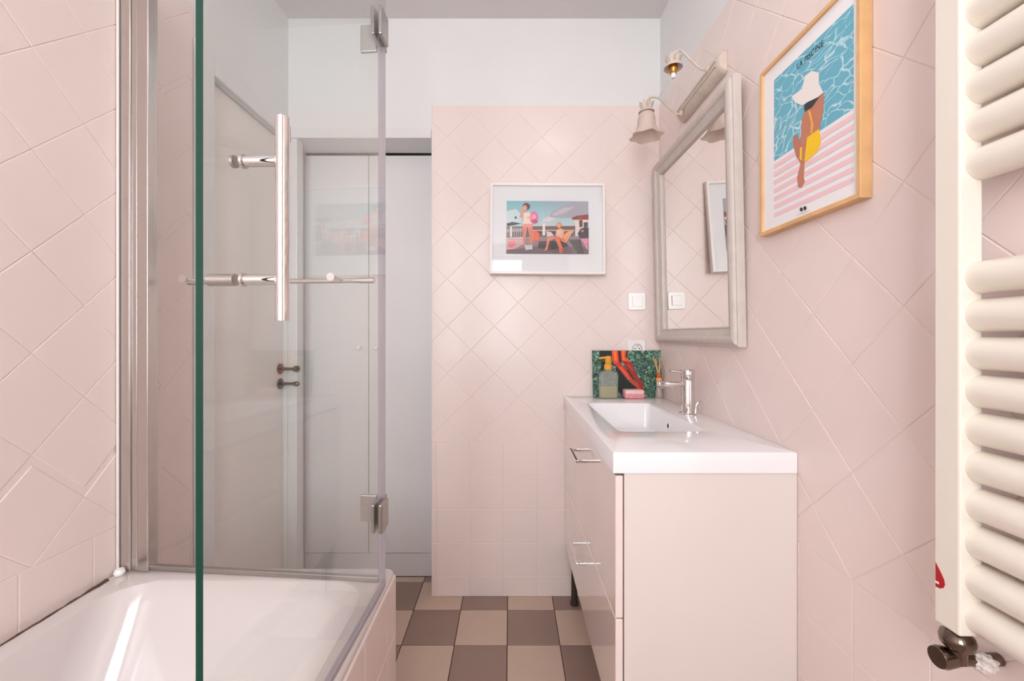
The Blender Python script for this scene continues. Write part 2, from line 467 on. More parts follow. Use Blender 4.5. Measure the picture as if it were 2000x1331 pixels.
# closet trim in front of the opening
tr = struct(ob('trim_1', bx(XL + .016, CX1 - .001, YB - .012, YB, CZ, CZ + .04, bev=.003), 'white_gloss'), 'white casing over the closet opening')
ob('side_casing', bx(XL + .016, CX0, YB - .008, YB, 0, CZ, bev=.002), 'white_gloss', tr)
closet = thing('built_in_closet', (-.66, 2.02, 0), 'white built-in closet with double doors in the alcove beyond the bathtub', 'closet')
ob('plinth', bx(XL + .0015, CX1 + .05, 2.007, 2.035, 0.001, .113, bev=.002), 'white_gloss', closet)
ob('gap_shade_strip', bx(XL + .0015, CX1 + .05, 2.02, 2.05, 2.044, 2.08), 'dark', closet)  # dark-coloured strip stands in for shade in the gap above the doors
for a, b, kx in ((XL + .0015, -.6845, -.728), (-.6815, CX1 + .06, -.645)):
    dd = ob('door', bx(a, b, 2.0, 2.022, .118, 2.041, bev=.002), 'white_gloss', closet)
    bm = bmesh.new(); lathe(bm, [(.006, 0), (.005, .008), (.010, .012), (.012, .018), (.009, .023), (.0005, .025)], (kx, 2.0, 1.113), (0, -1, 0), n=20)
    ob('knob', bm, 'plastic', dd, True)

# ------------------------------------------------------------------ bathtub
TX0, TX1, TY0, TY1, TZ = XL + E + TH + .0022, -0.297, -0.633, 1.067, 0.574
tub = thing('bathtub', ((TX0 + TX1) / 2, .2, 0), 'white enamel bathtub along the left wall with a pink tiled apron', 'bathtub')
def ring(x0, x1, y0, y1, r, z): return [(p[0], p[1], z) for p in rr(x0, x1, y0, y1, r, 8)]
R = []
R.append(ring(TX0, TX1, TY0, TY1, .012, TZ - .035)); R.append(ring(TX0, TX1, TY0, TY1, .012, TZ - .012))
R.append(ring(TX0 + .002, TX1 - .003, TY0 + .003, TY1 - .003, .012, TZ - .004)); R.append(ring(TX0 + .006, TX1 - .009, TY0 + .009, TY1 - .009, .012, TZ))
ix0, ix1, iy0, iy1 = TX0 + .05, TX1 - .038, TY0 + .06, TY1 - .055
R.append(ring(ix0, ix1, iy0, iy1, .09, TZ)); R.append(ring(ix0 + .004, ix1 - .004, iy0 + .004, iy1 - .006, .09, TZ - .002))
for t in range(1, 13):
    s = t / 12; dz = (TZ - .16) * (s ** 1.05)
    ins = .008 + .07 * s ** 1.6 + .05 * max(0, s - .75) * 4 * .6
    far = .012 + .28 * s ** 1.15
    R.append(ring(ix0 + ins, ix1 - ins, iy0 + ins, iy1 - far, .09 + .03 * s, TZ - .004 - dz))
R.append(ring(ix0 + .17, ix1 - .17, iy0 + .16, iy1 - .42, .06, .148))
bm = bmesh.new(); loft(bm, R, cap0=False, cap1=True)
ob('tub_shell', bm, 'enamel', tub, True)
ap = ob('apron', bx(TX1 - .02, TX1 + .003, TY0 + .002, TY1 - .002, 0.0, TZ - .018, bev=.003), 'pink', tub)
ap_end = ob('apron_end', bx(TX0 + .004, TX1 - .021, TY1 - .02, TY1 - .002, 0.0, TZ - .018, bev=.003), 'pink', tub)
lay = [(.556, .41), (.41, .26), (.26, .11), (.11, .0)]
for zt, zb in lay:
    for k in range(-11, 7):
        P = poly_clip([(.985 - .15 * k - .15 + .0009, zb + .0009), (.985 - .15 * k - .0009, zb + .0009), (.985 - .15 * k - .0009, zt - .0009), (.985 - .15 * k - .15 + .0009, zt - .0009)], TY0 + .005, TY1 - .005, 0, 1)
        if len(P) < 3 or area(P) < .0008: continue
        me, (cu, cv) = tile_mesh(P, Vector((0, 1, 0)), Vector((0, 0, 1)), Vector((1, 0, 0)))
        o = bpy.data.objects.new('apron_tile', me); COL.objects.link(o); o.parent = ap; o.location = (TX1 + .003, cu, cv)
pts = [(TX0 + .010 + random.uniform(-.001, .001), y, TZ + .0005 + random.uniform(-.001, .001)) for y in [0.55 + .012 * i for i in range(39)]]
rads = [(.0015 + random.uniform(0, .0018)) if p[1] < .97 else .0035 + random.uniform(0, .0025) for p in pts]
ob('cracked_sealant', tube(bmesh.new(), pts, rads, n=6), 'dirt', tub, True)

# ------------------------------------------------------------------ shower screen
P1a = Vector((-0.925, 1.056)); P1b = Vector((-0.318, 1.003))        # fixed pane, wall side to hinge side
P2a = Vector((-0.300, 0.985)); P2b = Vector((-0.3205, 0.427))       # folded pane, hinge to free edge near the viewer
screen = thing('shower_screen', (-.32, 1.0, TZ), 'clear glass folding bath screen with chrome hinges standing on the bathtub rim', 'shower screen')
GZ0, GZ1 = TZ + .008, 2.06
def pane(name, a, b, t, z0, z1, green=()):
    d = (b - a).normalized(); n = Vector((-d.y, d.x)) * t / 2
    bm = bmesh.new()
    q = [a + n, b + n, b - n, a - n]
    lo = [bm.verts.new((p.x, p.y, z0)) for p in q]; hi = [bm.verts.new((p.x, p.y, z1)) for p in q]
    for i in range(4):
        f = bm.faces.new((lo[i], lo[(i + 1) % 4], hi[(i + 1) % 4], hi[i])); f.material_index = 0 if i in (0, 2) else (1 if i in green else 2)
    f = bm.faces.new(lo[::-1]); f.material_index = 2
    f = bm.faces.new(hi); f.material_index = 1
    return ob(name, bm, ['glass', 'glass_edge', 'seal'], screen)
g1 = pane('fixed_pane', P1a, P1b, .006, GZ0, GZ1)
g2 = pane('hinged_pane', P2a, P2b, .008, GZ0, GZ1, (1,))
def obox(bm, a, d, s0, s1, n0, n1, z0, z1, bev=0.0):
    """box along 2-D direction d from point a, s along d, n across"""
    nn = Vector((-d.y, d.x)); bm2 = bmesh.new(); box(bm2, s0, s1, n0, n1, z0, z1, bev)
    for v in bm2.verts:
        p = a + d * v.co.x + nn * v.co.y; v.co = Vector((p.x, p.y, v.co.z))
    me = bpy.data.meshes.new('t'); bm2.to_mesh(me); bm2.free(); bm.from_mesh(me); bpy.data.meshes.remove(me)
    return bm
d1 = (P1b - P1a).normalized(); d2 = (P2b - P2a).normalized()
# wall channel
prof = obox(bmesh.new(), Vector((XL + E + TH + .004, 1.062)), d1, .0, .030, -.016, .016, TZ + .002, 2.09, .002)
ob('wall_channel', prof, 'alu', screen)
ob('inner_channel', obox(bmesh.new(), Vector((XL + E + TH + .004, 1.062)), d1, .0302, .046, -.012, .012, TZ + .002, 2.08, .0015), 'alu', screen)
ob('glazing_channel', obox(bmesh.new(), Vector((XL + E + TH + .004, 1.062)), d1, .0475, .0775, -.014, .014, TZ + .002, 2.075, .002), 'alu', screen)
ob('channel_sealant', tube(bmesh.new(), [(XL + E + TH + .0042, 1.042, TZ + .006), (XL + E + TH + .0042, 1.042, 2.09)], .003, n=8), 'silicone', screen, True)
ob('channel_end_cap', lathe(bmesh.new(), [(.0, 0), (.010, 0), (.012, .006), (.009, .014), (.0005, .016)], (XL + .022, 1.032, TZ + .0005), (0, 0, 1), n=16), 'plastic', screen, True)
ob('bottom_seal', obox(bmesh.new(), P1a, d1, .002, (P1b - P1a).length, -.006, .006, TZ + .001, TZ + .013, .002), 'steel', screen)
ob('bottom_seal', obox(bmesh.new(), P2a, d2, .004, (P2b - P2a).length - .004, -.0055, .0055, TZ + .0012, GZ0 + .004, .002), 'seal', screen)
ob('vertical_seal', obox(bmesh.new(), P1b, d1, .001, .014, -.006, .006, GZ0, GZ1, .002), 'seal', screen)
for z0 in (0.722, 1.853):
    h = ob('hinge', obox(bmesh.new(), P1b, d1, -.042, .0, -.012, -.0032, z0, z0 + .066, .003), 'steel', screen)
    ob('hinge_leaf', obox(bmesh.new(), P2a, d2, .004, .052, .0042, .013, z0, z0 + .066, .003), 'steel', h)
    ob('hinge_back', obox(bmesh.new(), P2a, d2, .004, .052, -.013, -.0042, z0, z0 + .066, .003), 'steel', h)
    ob('hinge_pin', tube(bmesh.new(), [(-.302, .994, z0), (-.302, .994, z0 + .066)], .006), 'steel', h, True)
# handle on the hinged pane (room side), spindle on the other
n2 = Vector((-d2.y, d2.x))          # points to +x, the room side
def on2(s, n, z): p = P2a + d2 * s + n2 * n; return (p.x, p.y, z)
sH = 0.985 - 0.486
ob('handle_bar', tube(bmesh.new(), [on2(sH, .052, 1.189), on2(sH, .052, 1.427)], .0076, n=20), 'chrome', g2, True)
for z, inner in ((1.376, .008), (1.237, .036)):
    bm = bmesh.new(); tube(bm, [on2(sH, .0042, z), on2(sH, .046, z)], .0062, n=18)
    ob('handle_standoff', bm, 'chrome', g2, True)
    ob('standoff_collar', tube(bmesh.new(), [on2(sH, .0042, z), on2(sH, .007, z)], .0082, n=18), 'chrome', g2, True)
    ob('inner_bolt', tube(bmesh.new(), [on2(sH, -.0042, z), on2(sH, -inner, z)], .0072, n=18), 'steel', g2, True)

# towel bar on the fixed pane
tb = thing('towel_bar', (-.6, 1.04, 1.31), 'thin chrome towel bar across the fixed glass pane', 'towel bar')
def on1(s, n, z): p = P1a + d1 * s + Vector((-d1.y, d1.x)) * n; return (p.x, p.y, z)
ob('bar', tube(bmesh.new(), [on1(.070, .05, 1.312), on1(.575, .05, 1.312)], .0065, n=16), 'chrome', tb, True)
for s in (.10, .49):
    ob('bracket', tube(bmesh.new(), [on1(s, .0032, 1.314), on1(s, .05, 1.314)], .006, n=14), 'chrome', tb, True)
    ob('bracket_plate', tube(bmesh.new(), [on1(s, -.006, 1.314), on1(s, -.0032, 1.314)], .010, n=18), 'chrome', tb, True)
ob('end_cap', tube(bmesh.new(), [on1(.54, .05, 1.312), on1(.577, .05, 1.312)], .0078, n=16), 'chrome', tb, True)
ob('end_cap', tube(bmesh.new(), [on1(.068, .05, 1.312), on1(.108, .05, 1.312)], .0078, n=16), 'chrome', tb, True)

# ------------------------------------------------------------------ vanity, washbasin top, tap
VX, VY0, VY1, VZ = 0.240, 0.9615, YB - E - TH - .001, 0.8995
XW = XR - E - TH - .001
van = thing('vanity_cabinet', (.46, 1.41, 0), 'cream lacquered vanity cabinet with two handled drawers along the right wall', 'cabinet')
for ya, yb in ((VY0 + .003, VY0 + .019), (VY1 - .018, VY1 - .002)):
    ob('side_panel', bx(.2666, XW, ya, yb, .228, .8495, bev=.0012), 'cabinet', van)
ob('bottom_panel', bx(.2666, XW, VY0 + .0192, VY1 - .0182, .228, .244), 'cabinet', van)
ob('back_panel', bx(XW - .016, XW, VY0 + .0192, VY1 - .0182, .2442, .78), 'cabinet', van)
for z0, z1, zh in ((.5115, .8436, .774), (.232, .5075, .450)):
    dr = ob('drawer', bx(.2463, .2640, VY0 + .004, VY1 - .003, z0, z1, bev=.002), 'drawer', van)
    ya, yb, xo = 1.300, 1.440, .207
    bm = bmesh.new()
    box(bm, xo, xo + .010, ya, yb, zh - .0045, zh + .0045, bev=.001)
    for yy in (ya, yb - .012):
        box(bm, xo + .0101, .2463, yy, yy + .012, zh - .0045, zh + .0045, bev=.001)
    ob('handle', bm, 'chrome', dr)
for lx in (.29, .62):
    for ly in (1.03, 1.80):
        bm = bmesh.new(); lathe(bm, [(.018, 0), (.018, .012), (.013, .016), (.013, .2), (.022, .21), (.022, .228)], (lx if ly < 1.5 or lx > .5 else .280, ly, 0), n=18)
        ob('leg', bm, 'leg_dark', van, True)

basin = thing('washbasin', (.46, 1.41, .85), 'white ceramic washbasin top with a rectangular bowl on the vanity cabinet', 'washbasin')
bx0, bx1, by0, by1 = .311, .557, 1.177, 1.657
R = []
zb = .8505
def rg(x0, x1, y0, y1, r, z): return [(p[0], p[1], z) for p in rr(x0, x1, y0, y1, r, 5)]
R.append(rg(VX, XW, VY0, VY1, .004, zb)); R.append(rg(VX, XW, VY0, VY1, .004, VZ - .004)); R.append(rg(VX + .0012, XW - .0012, VY0 + .0012, VY1 - .0012, .004, VZ - .001)); R.append(rg(VX + .004, XW - .004, VY0 + .004, VY1 - .004, .004, VZ))
R.append(rg(bx0 - .005, bx1 + .005, by0 - .012, by1 + .004, .02, VZ)); R.append(rg(bx0 - .002, bx1 + .002, by0 - .004, by1 + .0015, .02, VZ - .0012)); R.append(rg(bx0, bx1, by0 + .004, by1, .02, VZ - .004))
for s in (.15, .35, .55, .75, .9):
    R.append(rg(bx0 + .016 * s, bx1 - .010 * s, by0 + .05 * s, by1 - .030 * s, .022, VZ - .1 * s))
R.append(rg(bx0 + .03, bx1 - .024, by0 + .065, by1 - .045, .03, VZ - .098)); R.append(rg(bx0 + .06, bx1 - .06, by0 + .12, by1 - .12, .03, VZ - .103))
bm = bmesh.new(); loft(bm, R, cap0=False, cap1=True)
ob('basin_top', bm, 'ceramic', basin, True)
bm = bmesh.new(); lathe(bm, [(.0005, .0035), (.0075, .0035), (.0075, .001), (.0078, .0005)], (bx1 - .0052, 1.435, .8565), (-1, 0, .1), n=20, cap=False)
ob('overflow_hole', bm, 'dark', basin, True)
bm = bmesh.new(); lathe(bm, [(.0078, .0), (.0078, .004), (.0105, .004), (.0115, .001), (.0115, 0)], (bx1 - .0050, 1.435, .8565), (-1, 0, .1), n=24, cap=False)
ob('overflow_ring', bm, 'ceramic', basin, True)
bm = bmesh.new(); lathe(bm, [(.0005, .004), (.02, .004), (.026, .001), (.026, 0)], (.434, 1.417, VZ - .1025), n=24, cap=False)
ob('drain', bm, 'chrome', basin, True)

fx, fy = .613, 1.425
tap = thing('faucet', (fx, fy, VZ), 'chrome single-lever faucet standing behind the washbasin bowl', 'faucet')
ob('base_ring', lathe(bmesh.new(), [(.028, 0), (.028, .003), (.025, .006), (.0222, .0065)], (fx, fy, VZ), n=32), 'chrome', tap, True)
ob('body', lathe(bmesh.new(), [(.0215, .006), (.0215, .118), (.0205, .120)], (fx, fy, VZ), n=32), 'chrome', tap, True)
ob('spout', bx(.506, fx - .012, fy - .013, fy + .013, VZ + .096, VZ + .113, bev=.006, seg=3), 'chrome', tap, True)
ob('aerator', lathe(bmesh.new(), [(.009, 0), (.010, .002), (.010, .006)], (.520, fy, VZ + .090), n=20), 'steel', tap, True)
ob('lever_head', lathe(bmesh.new(), [(.0205, .121), (.0218, .123), (.0218, .150), (.019, .155), (.0005, .156)], (fx, fy, VZ), n=32), 'chrome', tap, True)
ob('lever', tube(bmesh.new(), [(fx - .015, fy, VZ + .146), (fx - .045, fy, VZ + .148), (fx - .060, fy, VZ + .150)], [.006, .005, .0045], n=12), 'chrome', tap, True)
ob('lift_rod', tube(bmesh.new(), spline([(fx + .026, fy, VZ + .004), (fx + .028, fy, VZ + .028), (fx + .036, fy, VZ + .042), (fx + .046, fy, VZ + .043), (fx + .050, fy, VZ + .040)]), .0025, n=8), 'chrome', tap, True)

# things on the washbasin top
def prints(name, polys, mapper, nvec, parent, start=0.0003, step=0.00006, m='print'):
    """flat printed shapes: (rgb or list of rgb, points) stacked a hair apart"""
    bm = bmesh.new(); lay_ = bm.loops.layers.float_color.new('Col'); nv = Vector(nvec); off = start
    for col, pts in polys:
        vsx = [bm.verts.new(Vector(mapper(*p)) + nv * off) for p in pts]
        f = bm.faces.new(vsx); f.normal_update()
        if f.normal.dot(nv) < 0: f.normal_flip()
        for lp in f.loops:
            i = vsx.index(lp.vert)
            c = col[i] if isinstance(col, list) else col
            lp[lay_] = (*lin(c), 1)
        off += step
    me = bpy.data.meshes.new(name); bm.to_mesh(me); bm.free()
    return link(name, me, m, parent)
def ell(cx_, cy_, rx, ry, n=16): return [(cx_ + rx * math.cos(2 * math.pi * i / n), cy_ + ry * math.sin(2 * math.pi * i / n)) for i in range(n)]

LX0, LX1, LZ0, LZ1 = .3655, .6695, VZ + .0005, 1.1035
yl0, yl1 = 1.818, 1.8415       # bottom stands out, top leans on the tiles
lp = thing('leaning_picture', ((LX0 + LX1) / 2, yl0, VZ), 'small unframed picture of orange legs on green foliage leaning behind the soap', 'picture')
ang = math.atan2(yl1 - yl0, LZ1 - LZ0)
nl = Vector((0, -math.cos(ang), math.sin(ang)))
def lmap(zx, zy):
    u = (zx - 165) / (1650 - 165); v = (1165 - zy) / (1165 - 185)
    return (LX0 + u * (LX1 - LX0), yl0 + v * (yl1 - yl0), LZ0 + v * (LZ1 - LZ0))
bm = bmesh.new(); q = [lmap(165, 1165), lmap(1650, 1165), lmap(1650, 185), lmap(165, 185)]
a = [bm.verts.new(p) for p in q]; b = [bm.verts.new(Vector(p) - nl * .003) for p in q]
bm.faces.new(a); bm.faces.new(b[::-1])
for i in range(4): bm.faces.new((a[i], b[i], b[(i + 1) % 4], a[(i + 1) % 4]))
ob('board', bm, 'foliage', lp)
prints('printed_legs', [
    ((10, 20, 24), [(330, 190), (600, 190), (600, 330), (420, 380), (330, 300)]),
    ((12, 20, 18), [(590, 440), (720, 540), (900, 800), (1150, 1010), (1000, 1100), (760, 1140), (700, 1000), (720, 700)]),
    ((20, 26, 22), [(360, 420), (440, 420), (430, 590), (350, 600)]),
    ((235, 78, 30), [(590, 188), (725, 188), (750, 440), (650, 480), (600, 400)]),
    ((66, 8, 8), [(722, 188), (792, 188), (810, 420), (760, 470), (740, 420)]),
    ((236, 82, 34), [(790, 188), (905, 188), (880, 320), (1000, 430), (900, 500), (800, 400)]),
    ((96, 22, 12), [(900, 188), (955, 188), (925, 330), (880, 325)]),
    ((212, 52, 24), [(640, 470), (750, 435), (870, 560), (1000, 760), (1210, 1010), (1150, 1010), (900, 770), (720, 560)]),
    ((160, 36, 28), [(800, 400), (1000, 430), (1062, 540), (1085, 660), (1240, 880), (1262, 1010), (1190, 1005), (1080, 800), (880, 520)]),
    ((34, 34, 24), [(860, 540), (960, 620), (1060, 790), (1030, 800)]),
    ((255, 118, 56), [(625, 200), (690, 200), (700, 400), (650, 400)]),
    ((250, 110, 52), [(815, 200), (868, 200), (850, 330), (880, 390), (830, 390)]),
    ((236, 92, 62), [(740, 540), (790, 530), (900, 680), (980, 800), (940, 790)]),
    ((196, 60, 54), [(900, 480), (960, 470), (1040, 570), (1040, 640)]),
    ((120, 160, 178), ell(640, 540, 30, 30)),
], lmap, nl, lp)

sx, sy = .424, 1.788
sd = thing('soap_dispenser', (sx, sy, VZ), 'clear glass soap dispenser with amber pump in front of the leaning picture', 'soap dispenser')
def sq(hx, hy, r, z): return [(sx + p[0], sy + p[1], z) for p in rr(-hx, hx, -hy, hy, r, 4)]
z0 = VZ + .0006
bm = bmesh.new(); loft(bm, [sq(.038, .022, .012, z0), sq(.040, .024, .012, z0 + .003), sq(.040, .024, .012, z0 + .098), sq(.037, .022, .012, z0 + .108), sq(.028, .017, .012, z0 + .115), sq(.017, .016, .0155, z0 + .119), sq(.016, .016, .0155, z0 + .123)])
ob('bottle', bm, 'bottle', sd, True)
bm = bmesh.new(); loft(bm, [sq(.036, .020, .010, z0 + .004), sq(.037, .021, .010, z0 + .008), sq(.037, .021, .010, z0 + .053)])
ob('liquid_soap', bm, 'liquid', sd, True)
ob('pump_collar', lathe(bmesh.new(), [(.0175, .1235), (.0175, .142), (.0135, .146), (.0135, .150)], (sx, sy, z0), n=24), 'amber', sd, True)
ob('pump_head', lathe(bmesh.new(), [(.0125, .1505), (.0145, .155), (.0135, .178), (.009, .182), (.0005, .1825)], (sx + .001, sy, z0), n=24), 'amber', sd, True)
ob('pump_nozzle', tube(bmesh.new(), [(sx - .010, sy, z0 + .174), (sx - .030, sy, z0 + .173), (sx - .040, sy, z0 + .170)], [.006, .0045, .0038], n=12), 'amber', sd, True)

px_, py_ = .532, 1.785
sb = thing('soap_bar', (px_, py_, VZ), 'two-tone pink soap bar lying by the soap dispenser', 'soap')
def sq2(hx, hy, r, z, dx=0): return [(px_ + dx + p[0], py_ + p[1], VZ + z) for p in rr(-hx, hx, -hy, hy, r, 4)]
bm = bmesh.new(); loft(bm, [sq2(.036, .022, .006, .0006), sq2(.041, .026, .006, .004), sq2(.044, .028, .006, .013), sq2(.041, .026, .006, .0225)])
ob('lower_half', bm, 'soap', sb, True)
bm = bmesh.new(); loft(bm, [sq2(.041, .026, .006, .0228), sq2(.041, .026, .006, .034), sq2(.038, .023, .006, .038)])
ob('upper_half', bm, 'soap_pale', sb, True)

rx_, ry_ = .6475, 1.798
rd = thing('reed_diffuser', (rx_, ry_, VZ), 'small reed diffuser bottle with wooden sticks in the washbasin corner', 'reed diffuser')
ob('bottle', lathe(bmesh.new(), [(.0145, .0006), (.0155, .003), (.0150, .02), (.010, .050), (.0085, .060), (.0085, .066)], (rx_, ry_, VZ), n=24), 'clear_bottle', rd, True)
ob('collar', lathe(bmesh.new(), [(.0125, .0665), (.0130, .068), (.0130, .086), (.0115, .088)], (rx_, ry_, VZ), n=24), 'wood_collar', rd, True)
ob('twine', lathe(bmesh.new(), [(.0085, .0885), (.0105, .090), (.0105, .104), (.0085, .106)], (rx_, ry_, VZ), n=16), 'twine', rd, True)
for dx, dy in ((-.026, .002), (-.020, -.004), (-.012, .006), (.002, .0), (.008, .006), (.012, -.005)):
    ob('reed', tube(bmesh.new(), [(rx_ + dx * .12, ry_ + dy * .12, VZ + .1065), (rx_ + dx, ry_ + dy, VZ + .172 + random.uniform(-.004, .005))], .0018, n=8), 'reed', rd, True)

# ------------------------------------------------------------------ switch and socket on the end wall
yw = YB - E - TH
def plate(cx_, cz, s): 
    bm = bmesh.new(); loft(bm, [[(cx_ + p[0], yw, cz + p[1]) for p in rr(-s, s, -s, s, .006, 4)], [(cx_ + p[0], yw - .006, cz + p[1]) for p in rr(-s, s, -s, s, .006, 4)], [(cx_ + p[0], yw - .009, cz + p[1]) for p in rr(-s + .003, s - .003, -s + .003, s - .003, .005, 4)]])
    return bm
sw = thing('light_switch', (.567, yw, 1.323), 'white square light switch on the pink tiles above the power socket', 'switch')
ob('plate', plate(.567, 1.323, .040), 'plastic', sw, True)
bm = bmesh.new(); box(bm, .545, .589, yw - .0125, yw - .0095, 1.301, 1.345, bev=.0015)
for v in bm.verts:
    if v.co.y < yw - .0105 and v.co.z > 1.323: v.co.y -= .002
ob('rocker', bm, 'plastic', sw)
so = thing('power_socket', (.567, yw, 1.107), 'white square power socket half hidden by the leaning picture', 'socket')
ob('plate', plate(.567, 1.112, .040), 'plastic', so, True)
ob('socket_ring', lathe(bmesh.new(), [(.0215, 0), (.0215, .003), (.0195, .003), (.0185, -.0003), (.0005, -.0003)], (.567, yw - .0092, 1.112), (0, -1, 0), n=32, cap=False), 'steel', so, True)
ob('socket_face', lathe(bmesh.new(), [(.0185, 0), (.0185, .001), (.0005, .001)], (.567, yw - .0091, 1.112), (0, -1, 0), n=32, cap=False), 'plastic', so, True)
for dx, dz in ((-.0095, 0), (.0095, 0)):
    ob('pin_hole', lathe(bmesh.new(), [(.0028, 0), (.0028, .0015), (.0005, .0015)], (.567 + dx, yw - .0098, 1.112 + dz), (0, -1, 0), n=12, cap=False), 'dark', so)
ob('earth_pin', tube(bmesh.new(), [(.567, yw - .0095, 1.124), (.567, yw - .018, 1.124)], .0024, n=10), 'steel', so, True)

# ------------------------------------------------------------------ framed things: mitred rails
def frame_rails(parent, P, w, h, prof, m, name='frame_rail', smooth=False):
    """P(u, v, n) -> world; outer rectangle w x h centred on 0; prof: (inset, n) closed outline"""
    for side in range(4):
        bm = bmesh.new(); A = []; B = []
        for (t, n) in prof:
            if side == 0: a, b = (-w / 2 + t, -h / 2 + t), (w / 2 - t, -h / 2 + t)
            elif side == 1: a, b = (w / 2 - t, -h / 2 + t), (w / 2 - t, h / 2 - t)
            elif side == 2: a, b = (w / 2 - t, h / 2 - t), (-w / 2 + t, h / 2 - t)
            else: a, b = (-w / 2 + t, h / 2 - t), (-w / 2 + t, -h / 2 + t)
            A.append(bm.verts.new(P(a[0], a[1], n))); B.append(bm.verts.new(P(b[0], b[1], n)))
        k = len(prof)
        for i in range(k): bm.faces.new((A[i], A[(i + 1) % k], B[(i + 1) % k], B[i]))
        bm.faces.new(A[::-1]); bm.faces.new(B)
        ob(name, bm, m, parent, smooth)
def slab(P, u0, u1, v0, v1, n0, n1):
    bm = bmesh.new(); q = [(u0, v0), (u1, v0), (u1, v1), (u0, v1)]
    a = [bm.verts.new(P(u, v, n0)) for u, v in q]; b = [bm.verts.new(P(u, v, n1)) for u, v in q]
    bm.faces.new(a); bm.faces.new(b)
    for i in range(4): bm.faces.new((a[i], a[(i + 1) % 4], b[(i + 1) % 4], b[i]))
    return bm

# framed photograph on the end wall: its lower edge stands off, hung a touch askew
FW, FH = .508, .408
fc = Vector((.166, 0, 1.642)); tilt = math.radians(3.3); roll = math.radians(0.35)
def PF(u, v, n):
    u, v = u * math.cos(roll) + v * math.sin(roll), -u * math.sin(roll) + v * math.cos(roll)
    s = FH / 2 - v + .004                            # distance down from the hanging edge
    return Vector((fc.x + u, yw - .002 - s * math.sin(tilt) - n * math.cos(tilt), fc.z + v * math.cos(tilt) + n * math.sin(tilt)))
fp = thing('framed_photo', (fc.x, yw, 1.44), 'white-framed colour photograph of two women on a poolside terrace on the end wall', 'picture')
frame_rails(fp, PF, FW, FH, [(0, 0), (0, .020), (.0015, .0215), (.0105, .0215), (.012, .020), (.012, .006), (.012, 0)], 'frame_white')
ob('mat_board', slab(PF, -FW / 2 + .0121, FW / 2 - .0121, -FH / 2 + .0121, FH / 2 - .0121, .004, .009), 'mat_board', fp)
pu0, pu1, pv0, pv1 = -.1815, .1815, -.1130, .1255
def fmap(zx, zy):
    u = (zx - 310) / 990; v = (995 - zy) / 655
    return PF(pu0 + u * (pu1 - pu0), pv0 + v * (pv1 - pv0), .0091)
nF = (PF(0, 0, 1) - PF(0, 0, 0))
sk = (226, 134, 108)
